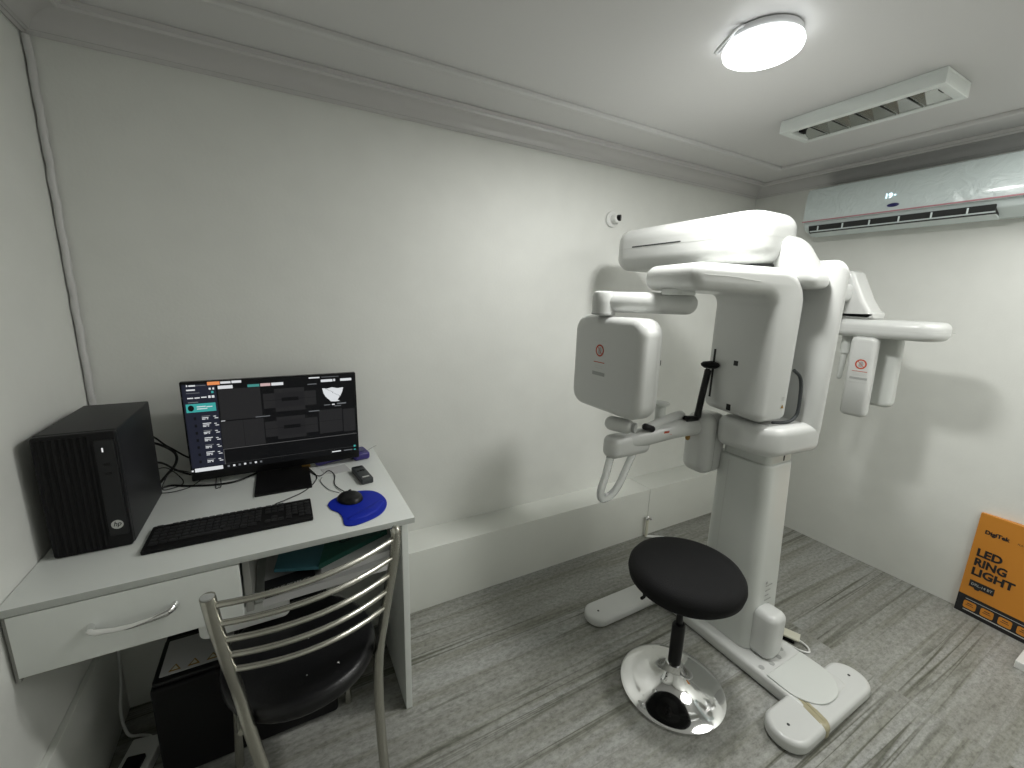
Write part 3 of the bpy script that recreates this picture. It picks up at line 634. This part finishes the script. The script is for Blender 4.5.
for k in range(14): R_(.745 + .005 * (k * 5 % 11), .748 + .005 * (k * 5 % 11), 1.096 + .0029 * (k * 7 % 13), 1.0985 + .0029 * (k * 7 % 13), 's_dim', 5)
obj('screen', b, SM, t, smooth=False)
b = nbm(); tube(b, [(.572, -.105, .815), (.572, -.105, .98)], .022, 16, sy=.5); obj('stand_neck', b, 'black', t)
b = nbm(); slab(b, .480, .665, -.330, -.075, .8002, .8075, .004, .002, axis='z'); obj('stand_base', b, 'black', t)

# ------------------------------------------------------------ keyboard, mouse, pad, small desk things
kx0, kx1, ky0, ky1 = .226, .652, -.583, -.439
t = thing('keyboard', 'black full-size computer keyboard in front of the monitor', 'keyboard', ((kx0 + kx1) / 2, (ky0 + ky1) / 2, .8))
b = nbm(); slab(b, kx0, kx1, ky0, ky1, .8003, .812, .005, .003, axis='z'); obj('case', b, 'blackm', t)
rows = [(-.446, .014), (-.467, .0165), (-.4865, .0165), (-.506, .0165), (-.5255, .0165), (-.545, .0165)]
def keycap(x, y, wx, wy):
    b = nbm(); slab(b, x, x + wx, y - wy, y, .8122, .8165, .0022, .0015, axis='z', n=2); obj('key', b, 'keycap', t)
for ri, (y, hy) in enumerate(rows):
    p = .0181; x = kx0 + .012
    if ri == 5:
        for wx in (.021, .018, .021, .100, .020, .018, .018, .022): keycap(x, y, wx, hy); x += wx + .0028
    else:
        for k in range(15 if ri < 5 else 0):
            if ri == 0 and k == 1: x += p; continue
            keycap(x, y, .0155, hy); x += p
    for k in range(3):
        if ri in (0, 1, 2, 5) or (ri == 4 and k == 1): keycap(kx0 + .2920 + .0 + k * p, y, .0155, hy)
    if ri > 0:
        for k in range(4):
            if ri == 5 and k == 1: continue
            keycap(kx0 + .3500 + k * p, y, .0155, hy)
b = nbm()
pp = [(.701, -.500), (.715, -.470), (.755, -.445), (.81, -.437), (.855, -.455), (.880, -.500), (.886, -.560), (.870, -.610), (.840, -.645), (.790, -.668), (.755, -.672), (.735, -.655), (.735, -.610), (.728, -.570), (.708, -.535)]
pp = [(q.x, q.y) for q in spline([(a, c, 0) for a, c in pp + [pp[0]]], 5)[:-1]]
prism(b, pp, .8003, .8045, .0015, 'z', 3)
for f in b.faces: pass
t = thing('mouse_pad', 'bright blue mouse pad with a gel wrist rest at the desk edge', 'mouse pad', (.79, -.55, .8)); obj('mat', b, 'blue', t)
b = nbm(); tube(b, [(.762, -.628, .803), (.795, -.618, .808), (.830, -.598, .808), (.862, -.562, .803)], [.016, .022, .022, .016], 16, 0, round_end=True, sy=1)
for v in b.verts: v.co.z = max(.8035, .8035 + (v.co.z - .8045) * .28)
obj('wrist_rest', b, 'blue', t)
def blob(bm, c, a, bb, h, ang, n=24, m_=8, flat=.35):
    rings = []; ca, sa = math.cos(ang), math.sin(ang)
    for j in range(m_ + 1):
        ph = PI / 2 * j / m_; r = max(.02, math.cos(ph) ** .7); z = h * math.sin(ph)
        rings.append([bm.verts.new((c[0] + ca * a * r * math.cos(q) - sa * bb * r * math.sin(q), c[1] + sa * a * r * math.cos(q) + ca * bb * r * math.sin(q), c[2] + z)) for q in [2 * PI * k / n for k in range(n)]])
    for A, B in zip(rings, rings[1:]):
        for i in range(n): bm.faces.new((A[i - 1], A[i], B[i], B[i - 1]))
    bm.faces.new(rings[0]); bm.faces.new(rings[-1])
t = thing('computer_mouse', 'black computer mouse on the blue mouse pad', 'mouse', (.775, -.49, .8048))
b = nbm(); blob(b, (.775, -.490, .8052), .050, .041, .021, 1.9); ms = obj('shell', b, 'black', t)
b = nbm(); tube(b, [(.777, -.466, .8245), (.781, -.456, .822)], .004, 10); obj('scroll_wheel', b, 'grey', t)
b = nbm(); tube(b, [(.783, -.447, .812), (.765, -.425, .806), (.741, -.342, .8025), (.750, -.250, .8025), (.733, -.196, .8025), (.700, -.235, .8025), (.675, -.200, .8025), (.656, -.120, .8025), (.66, -.05, .8025)], .0018, 6, 8); obj('cord', b, 'black', t)
b = nbm(); tube(b, [(.540, -.448, .806), (.545, -.418, .803), (.577, -.398, .8025), (.637, -.353, .8025), (.679, -.277, .8025), (.683, -.21, .8025), (.640, -.06, .8025)], .0018, 6, 8); obj('cord', b, 'black', bpy.data.objects['keyboard'])
b = nbm(); tube(b, [(.748, -.430, .8062), (.716, -.373, .802), (.696, -.290, .802), (.705, -.250, .802)], .0011, 6, 8); o = recenter(obj('thin_wire', b, 'grey')); tag(o, 'thin grey wire lying between the monitor stand and mouse pad', 'wire')
t = thing('handheld_meter', 'small dark grey handheld remote clicker with buttons on the desk, behind the mouse pad', 'remote', (.845, -.32, .8))
def rot_xf(c0, a):
    ca, sa = math.cos(a), math.sin(a)
    return lambda c: (c0[0] + (c[0] - c0[0]) * ca - (c[1] - c0[1]) * sa, c0[1] + (c[0] - c0[0]) * sa + (c[1] - c0[1]) * ca, c[2])
rx = rot_xf((.845, -.31), .12)
b = nbm(); slab(b, .822, .868, -.385, -.240, .8003, .822, .008, .004, axis='z', xf=rx); rm = obj('case', b, 'grey', t)
b = nbm(); slab(b, .830, .860, -.262, -.246, .8222, .8228, .002, .0002, axis='z', xf=rx); obj('display', b, 'black', t)
b = nbm(); slab(b, .832, .858, -.366, -.356, .8222, .8228, .001, .0002, axis='z', xf=rx); obj('label_plate', b, 'ltext', t)
for k in range(3):
    b = nbm(); slab(b, .830 + .011 * k, .838 + .011 * k, -.30, -.288, .8222, .8245, .002, .001, axis='z', xf=rx); obj('button', b, 'black', t)
t = thing('purple_handpiece', 'purple plastic handheld device lying against the wall behind the monitor', 'handheld device', (.81, -.09, .8))
b = nbm(); tube(b, [(.705, -.118, .819), (.78, -.100, .820), (.835, -.088, .820)], [.019, .016], 14, 5, round_end=True); obj('grip', b, 'purple', t)
b = nbm(); slab(b, .835, .905, -.135, -.040, .8005, .832, .015, .010, axis='z', xf=rot_xf((.87, -.09), .15)); obj('head', b, 'purple', t)
b = nbm(); slab(b, .852, .888, -.112, -.060, .8322, .8338, .006, .0007, axis='z', xf=rot_xf((.87, -.09), .15)); obj('pad', b, 'navy', t)
b = nbm(); prism(b, [(.705, -.165), (.80, -.150), (.815, -.225), (.76, -.235), (.715, -.21)], .8003, .8012, 0, 'z'); o = recenter(obj('paper_scrap', b, 'paper', None, smooth=False)); tag(o, 'small crumpled scrap of white paper under the mouse cord', 'paper')
b = nbm(); slab(b, .640, .672, -.125, -.095, .8003, .818, .004); o = recenter(obj('orange_block', b, 'amber')); tag(o, 'tiny orange-brown box behind the right foot of the monitor stand', 'box')
b = nbm(); tube(b, [(.905, -.05, .805), (.93, -.03, .812), (.958, -.012, .815)], .0012, 6, 4); o = recenter(obj('wall_wire', b, 'seam')); tag(o, 'short thin grey wire by the back right desk corner', 'wire')
# cables between tower and monitor
def cable(name, pts, r, label, sm=8, m='black'):
    b = nbm(); tube(b, pts, r, 8, sm); o = recenter(obj(name, b, m)); tag(o, label, 'cable', 'black cables behind and beside the tower'); return o
cable('black_cable', [(.175, -.146, 1.02), (.182, -.085, .985), (.215, -.062, .935), (.30, -.06, .872), (.45, -.08, .90)], .0030, 'upper black cable running from the tower down behind the monitor')
cable('black_cable', [(.165, -.146, .99), (.185, -.075, .958), (.226, -.065, .915), (.226, -.072, .875), (.196, -.09, .838), (.17, -.11, .810)], .0045, 'thick black cable looping down to the desktop beside the tower')
cable('black_cable', [(.165, -.146, .915), (.190, -.085, .888), (.24, -.085, .845), (.31, -.085, .812), (.40, -.08, .806)], .0038, 'middle black cable sloping from the tower to the desktop')
cable('black_cable', [(.165, -.146, .88), (.200, -.095, .872), (.235, -.09, .830), (.245, -.10, .804), (.22, -.13, .803), (.19, -.13, .806), (.205, -.095, .845), (.23, -.08, .85), (.27, -.05, .82)], .0018, 'thin black cable coiled beside the tower')
cable('black_cable', [(.17, -.13, .8045), (.21, -.105, .8045), (.263, -.134, .8045), (.352, -.163, .8045), (.414, -.161, .8045), (.467, -.120, .8045), (.52, -.06, .8045)], .0038, 'thick black cable lying on the desktop under the monitor')
cable('black_cable', [(.17, -.15, .8025), (.22, -.165, .8025), (.27, -.145, .8025), (.30, -.08, .8025)], .0015, 'thin black cable lying on the desktop at the tower foot')
cable('black_cable', [(.344, -.070, .8025), (.354, -.186, .8025), (.362, -.192, .8025), (.369, -.183, .8025), (.364, -.13, .8110)], .0016, 'small black cable loop poking out under the monitor')

# ------------------------------------------------------------ chair
A12 = math.radians(12); CH = Vector((.628, -.90, 0))
chair = thing('dining_chair', 'tubular steel ladder-back chair with a round black vinyl seat at the desk', 'chair', CH)
cu_, cv_ = Vector((math.cos(A12), math.sin(A12), 0)), Vector((-math.sin(A12), math.cos(A12), 0))
def CP(a, d, z): return CH + cu_ * a + cv_ * d + Vector((0, 0, z))
def back_post(s):
    if s < 0: return [CP(-.211, -.042, .889), CP(-.203, -.028, .80), CP(-.189, .002, .68), CP(-.175, .030, .57), CP(-.163, .018, .46), CP(-.147, -.004, .34), CP(-.130, -.04, .17), CP(-.120, -.07, .004)]
    return [CP(s * .207, -.040, .885), CP(s * .206, -.028, .80), CP(s * .199, .002, .68), CP(s * .191, .025, .57), CP(s * .181, .043, .46), CP(s * .172, .040, .34), CP(s * .165, .015, .17), CP(s * .160, -.025, .004)]
for s in (-1, 1):
    b = nbm(); tube(b, back_post(s), .0145, 18, 5, round_end=(s > 0))
    bpz = obj('back_post', b, 'steel', chair)
    if s < 0:
        b = nbm(); p0 = CP(-.211, -.042, .889); tube(b, [p0 - Vector((0, 0, .002)), p0 + Vector((0, 0, .0015))], .0125, 18); obj('end_cap', b, 'seam', bpz)
for k in range(5):
    b = nbm(); P = []; zl = .864 - k * .053; zr = .862 - k * .060
    def on_post(s, z):
        pp_ = back_post(s)
        for i in range(7):
            if pp_[i].z >= z >= pp_[i + 1].z: return pp_[i].lerp(pp_[i + 1], (pp_[i].z - z) / (pp_[i].z - pp_[i + 1].z))
    A_, B_ = on_post(-1, zl), on_post(1, zr)
    for j in range(13):
        q = j / 12; P.append(A_.lerp(B_, q) - cv_ * .045 * (1 - (2 * q - 1) ** 2))
    tube(b, P, .0072, 12); obj('back_rail', b, 'steel', chair)
b = nbm(); cs_ = CP(0, .20, 0); sp = []
for k in range(40):
    a = 2 * PI * k / 40; e = 2.15
    ca, sa = math.cos(a), math.sin(a); rr_ = (abs(ca) ** e + abs(sa) ** e) ** (-1 / e)
    q = CP(.203 * ca * rr_, .180 + .215 * sa * rr_, 0); sp.append((q.x, q.y))
prism(b, sp, .440, .492, .022, 'z', 6); st = obj('seat', b, 'vinyl', chair)
for k in range(5):
    q = [(-.12, .10), (-.02, .05), (.06, .04), (.13, .12), (.02, .18)][k]
    if k > 0:
        p = CP(q[0], q[1], 0); b = nbm(); lathe(b, [(.0025 if k != 2 else .004, .491), (.002, .4935), (.0005, .494)], (p.x, p.y, 0), 10); obj('stud', b, 'led_white' if False else 'chrome', st)
for s in (-1, 1):
    b = nbm(); tube(b, [CP(s * .150, .33, .442), CP(s * .160, .335, .30), CP(s * .175, .345, .004)], .0125, 16, 5); obj('front_leg', b, 'steel', chair)
    b = nbm(); tube(b, [CP(s * .176, .045, .432), CP(s * .165, .20, .430), CP(s * .150, .33, .432)], .010, 12, 4); obj('seat_rail', b, 'steel', chair)
b = nbm(); tube(b, [CP(-.150, .33, .430), CP(.150, .33, .430)], .010, 12); obj('front_rail', b, 'steel', chair)

# ------------------------------------------------------------ stool
sx, sy_ = 1.880, -1.042
t = thing('stool', 'round black swivel stool on a chrome trumpet base in front of the x-ray machine', 'stool', (sx, sy_, 0))
b = nbm(); lathe(b, [(.150, .0005), (.196, .001), (.200, .005), (.199, .009), (.190, .014), (.150, .020), (.105, .030), (.070, .046), (.047, .068), (.036, .092), (.031, .115), (.018, .118)], (sx, sy_, 0), 72); obj('base', b, 'chrome', t)
b = nbm(); lathe(b, [(.02, .112), (.0245, .116), (.0245, .285), (.021, .290), (.012, .291)], (sx, sy_, 0), 32); obj('gas_lift_cover', b, 'black', t)
b = nbm(); lathe(b, [(.012, .285), (.012, .405), (.024, .410), (.026, .440), (.05, .450), (.10, .462), (.03, .466)], (sx, sy_, 0), 32); obj('piston', b, 'black', t)
b = nbm(); tube(b, [(sx + .02, sy_ - .02, .430), (sx + .11, sy_ - .09, .426), (sx + .14, sy_ - .11, .418)], .006, 10, 3, round_end=True); obj('height_lever', b, 'black', t)
b = nbm(); stp = lambda c: (c[0], c[1], c[2] + ((c[0] - sx) * .04 + (c[1] - sy_) * .02))
lathe(b, [(.05, .463), (.160, .465), (.189, .471), (.204, .486), (.209, .508), (.206, .528), (.195, .544), (.170, .554), (.10, .559), (.01, .5605)], (sx, sy_, 0), 72); seat = obj('seat', b, 'fabric', t)
for a in (2.9, -1.0):
    b = nbm(); p = Vector((sx + .175 * math.cos(a), sy_ + .175 * math.sin(a), .458)); tube(b, [p + Vector((0, 0, .012)), p + Vector((.004, -.004, -.012)), p + Vector((-.004, 0, -.022))], .006, 8, 3, round_end=True); obj('cover_tie', b, 'fabric', seat)

# ------------------------------------------------------------ ring light carton, white box, foot pedal, pipe stub
bu = Vector((.10, -.995, 0)).normalized() * -1; bu = Vector((-.12, -.993, 0)).normalized(); bo = Vector((3.566, -1.408, .0008)); bl = Vector((.035, 0, .995)).normalized()
bnn = bu.cross(bl).normalized()    # out of the printed face
t = thing('ring_light_carton', 'tall orange and black LED ring light carton leaning on the right wall', 'carton', (3.57, -1.55, 0))
BW, BH, BT = .42, .535, .030
def BP(a, h, d): return bo + bu * a + bl * h - bnn * d
b = nbm()
def bbox(bm, a0, a1, h0, h1, d0, d1, mi=0):
    vs = [bm.verts.new(BP(a, h, d)) for a, h, d in ((a0, h0, d0), (a1, h0, d0), (a1, h1, d0), (a0, h1, d0), (a0, h0, d1), (a1, h0, d1), (a1, h1, d1), (a0, h1, d1))]
    for f in ((0, 1, 2, 3), (7, 6, 5, 4), (4, 5, 1, 0), (5, 6, 2, 1), (6, 7, 3, 2), (7, 4, 0, 3)): bm.faces.new([vs[i] for i in f]).material_index = mi
bbox(b, 0, BW, 0, BH, 0, -BT if bnn.x > 0 else BT); cart = obj('carton_body', b, 'orange', t, smooth=False)
fo = BP(0, 0, 0) + bnn * .0005
b = nbm(); quad(b, fo, bu, bl, 0, BW, 0, .098); obj('black_band', b, 'cblack', t, smooth=False)
def ctext(s, a, h, size, width, m, base=.0006, bold=.0, name='lettering'):
    b = nbm(); text_bm(b, s, fo + bu * a + bl * h, bu, bl, size, width, base=base, bold=bold); return obj(name, b, m, t, smooth=False)
ctext('LED', .022, .318, .054, .088, 'cblack', bold=.0022); ctext('RING', .022, .267, .054, .112, 'cblack', bold=.0022); ctext('LIGHT', .022, .216, .054, .148, 'cblack', bold=.0022)
ctext('DigiTek', .030, .440, .026, .085, 'cblack', bold=.0012); ctext('PLATINUM', .140, .442, .012, .05, 'cblack')
b = nbm(); poly3(b, fo, bu, bl, [(.027, .150), (.045, .150), (.05, .142), (.064, .142), (.068, .150), (.115, .150), (.115, .186), (.027, .186)]); obj('model_plate', b, 'cblack', t, smooth=False)
ctext('DRL-14 BT', .034, .162, .018, .074, 'ltext', base=.0012)
for k in range(5):
    b = nbm(); pts = rr(.050 + k * .062, .051, .023, .020, .008, 4); poly3(b, fo, bu, bl, pts, base=.0006); obj('icon', b, 'orange', t, smooth=False)
    b = nbm(); quad(b, fo + bnn * .0006, bu, bl, .036 + k * .062, .064 + k * .062, .048, .051, th=.0009); quad(b, fo + bnn * .0006, bu, bl, .040 + k * .062, .060 + k * .062, .057, .061, th=.0009); obj('icon_print', b, 'cblack', t, smooth=False)
b = nbm(); quad(b, fo, bu, bl, .03, BW, .080, .082, th=.0012); quad(b, fo, bu, bl, .03, BW, .020, .024, th=.0012); obj('fine_print', b, 'ltext', t, smooth=False)
b = nbm(); slab(b, 3.295, 3.50, -1.95, -1.668, .0005, .035, .004, .003); o = recenter(obj('white_box', b, 'white')); tag(o, 'white box on the floor in front of the orange carton, mostly out of frame', 'box')
t = thing('foot_pedal', 'cream flat foot pedal with a white cable on the floor behind the machine base', 'foot pedal', (2.58, -1.10, 0))
b = nbm(); pz = lambda c: (c[0], c[1], c[2] + .0)
vs = [(2.505, -1.050), (2.625, -1.020), (2.645, -1.150), (2.600, -1.190)]
prism(b, [(2.480, -1.00), (2.550, -1.175), (2.600, -1.155), (2.530, -.98)], .026, .034, .002, 'z', 2); obj('cover', b, 'cream', t)
b = nbm(); prism(b, [(2.500, -1.02), (2.553, -1.155), (2.585, -1.140), (2.535, -1.00)], .0005, .0262, .002, 'z', 2); obj('pedal_base', b, 'blackm', t)
b = nbm(); tube(b, [(2.50, -1.05, .012), (2.525, -1.15, .006), (2.535, -1.190, .006), (2.560, -1.215, .006), (2.588, -1.190, .006), (2.580, -1.150, .015)], .0045, 10, 6); obj('cable', b, 'white', t)
t = thing('pipe_stub', 'thin white pipe stub with a chrome nozzle standing at the ledge behind the stool', 'pipe', (2.605, -.215, 0))
b = nbm(); tube(b, [(2.605, -.208, .004), (2.605, -.208, .125)], .009, 12); obj('pipe', b, 'cream', t)
b = nbm(); tube(b, [(2.600, -.208, .125), (2.603, -.208, .142), (2.628, -.214, .126)], .010, 12, 4); obj('nozzle', b, 'chrome', t)
b = nbm(); tube(b, [(2.605, -.212, .008), (2.64, -.235, .008), (2.70, -.275, .008)], .008, 12, 4); obj('floor_pipe', b, 'white', t)

# ------------------------------------------------------------ under the desk
t = thing('power_backup_unit', 'large black power backup box with a white warning panel under the desk', 'power unit', (.43, -.38, 0))
b = nbm(); slab(b, .185, .690, -.555, -.230, .012, .345, .015, .012, axis='z'); obj('case', b, 'blackm', t)
b = nbm(); slab(b, .190, .400, -.545, -.355, .345, .360, .012, .006, axis='z'); obj('lid', b, 'black', t)
b = nbm(); slab(b, .205, .388, -.525, -.372, .3602, .362, .003, .0008, axis='z'); wp = obj('warning_panel', b, 'paper', t, label='white panel with yellow warning triangles')
for k in range(3):
    b = nbm(); x = .225 + k * .048; poly3(b, (x, -.515, .3622), (1, 0, 0), (0, 1, 0), [(0, 0), (.032, 0), (.016, .028)], 0, .0006); poly3(b, (x, -.515, .3622), (1, 0, 0), (0, 1, 0), [(.007, .005), (.025, .005), (.016, .021)], 1, .0009); obj('warning_triangle', b, ['amber', 'cream'], wp, smooth=False)
for x in (.22, .65):
    b = nbm(); slab(b, x - .02, x + .02, -.53, -.49, .0005, .014, .005, .002); obj('foot', b, 'black', t)
t = thing('extension_socket', 'white power extension socket on the floor beside the black power unit', 'power socket', (.10, -.44, 0))
rx = rot_xf((.10, -.43), -.2)
b = nbm(); slab(b, .062, .150, -.56, -.378, .0005, .036, .006, .004, axis='z', xf=rx); obj('body', b, 'white', t)
b = nbm(); slab(b, .080, .130, -.50, -.45, .036, .050, .006, .004, axis='z', xf=rx); obj('plug', b, 'black', t)
b = nbm(); tube(b, [(.024, -.205, .30), (.022, -.23, .16), (.024, -.28, .08), (.050, -.335, .030), (.085, -.345, .016), (.112, -.360, .014), (.118, -.385, .018)], .0045, 10, 6); obj('cable', b, 'white', t)
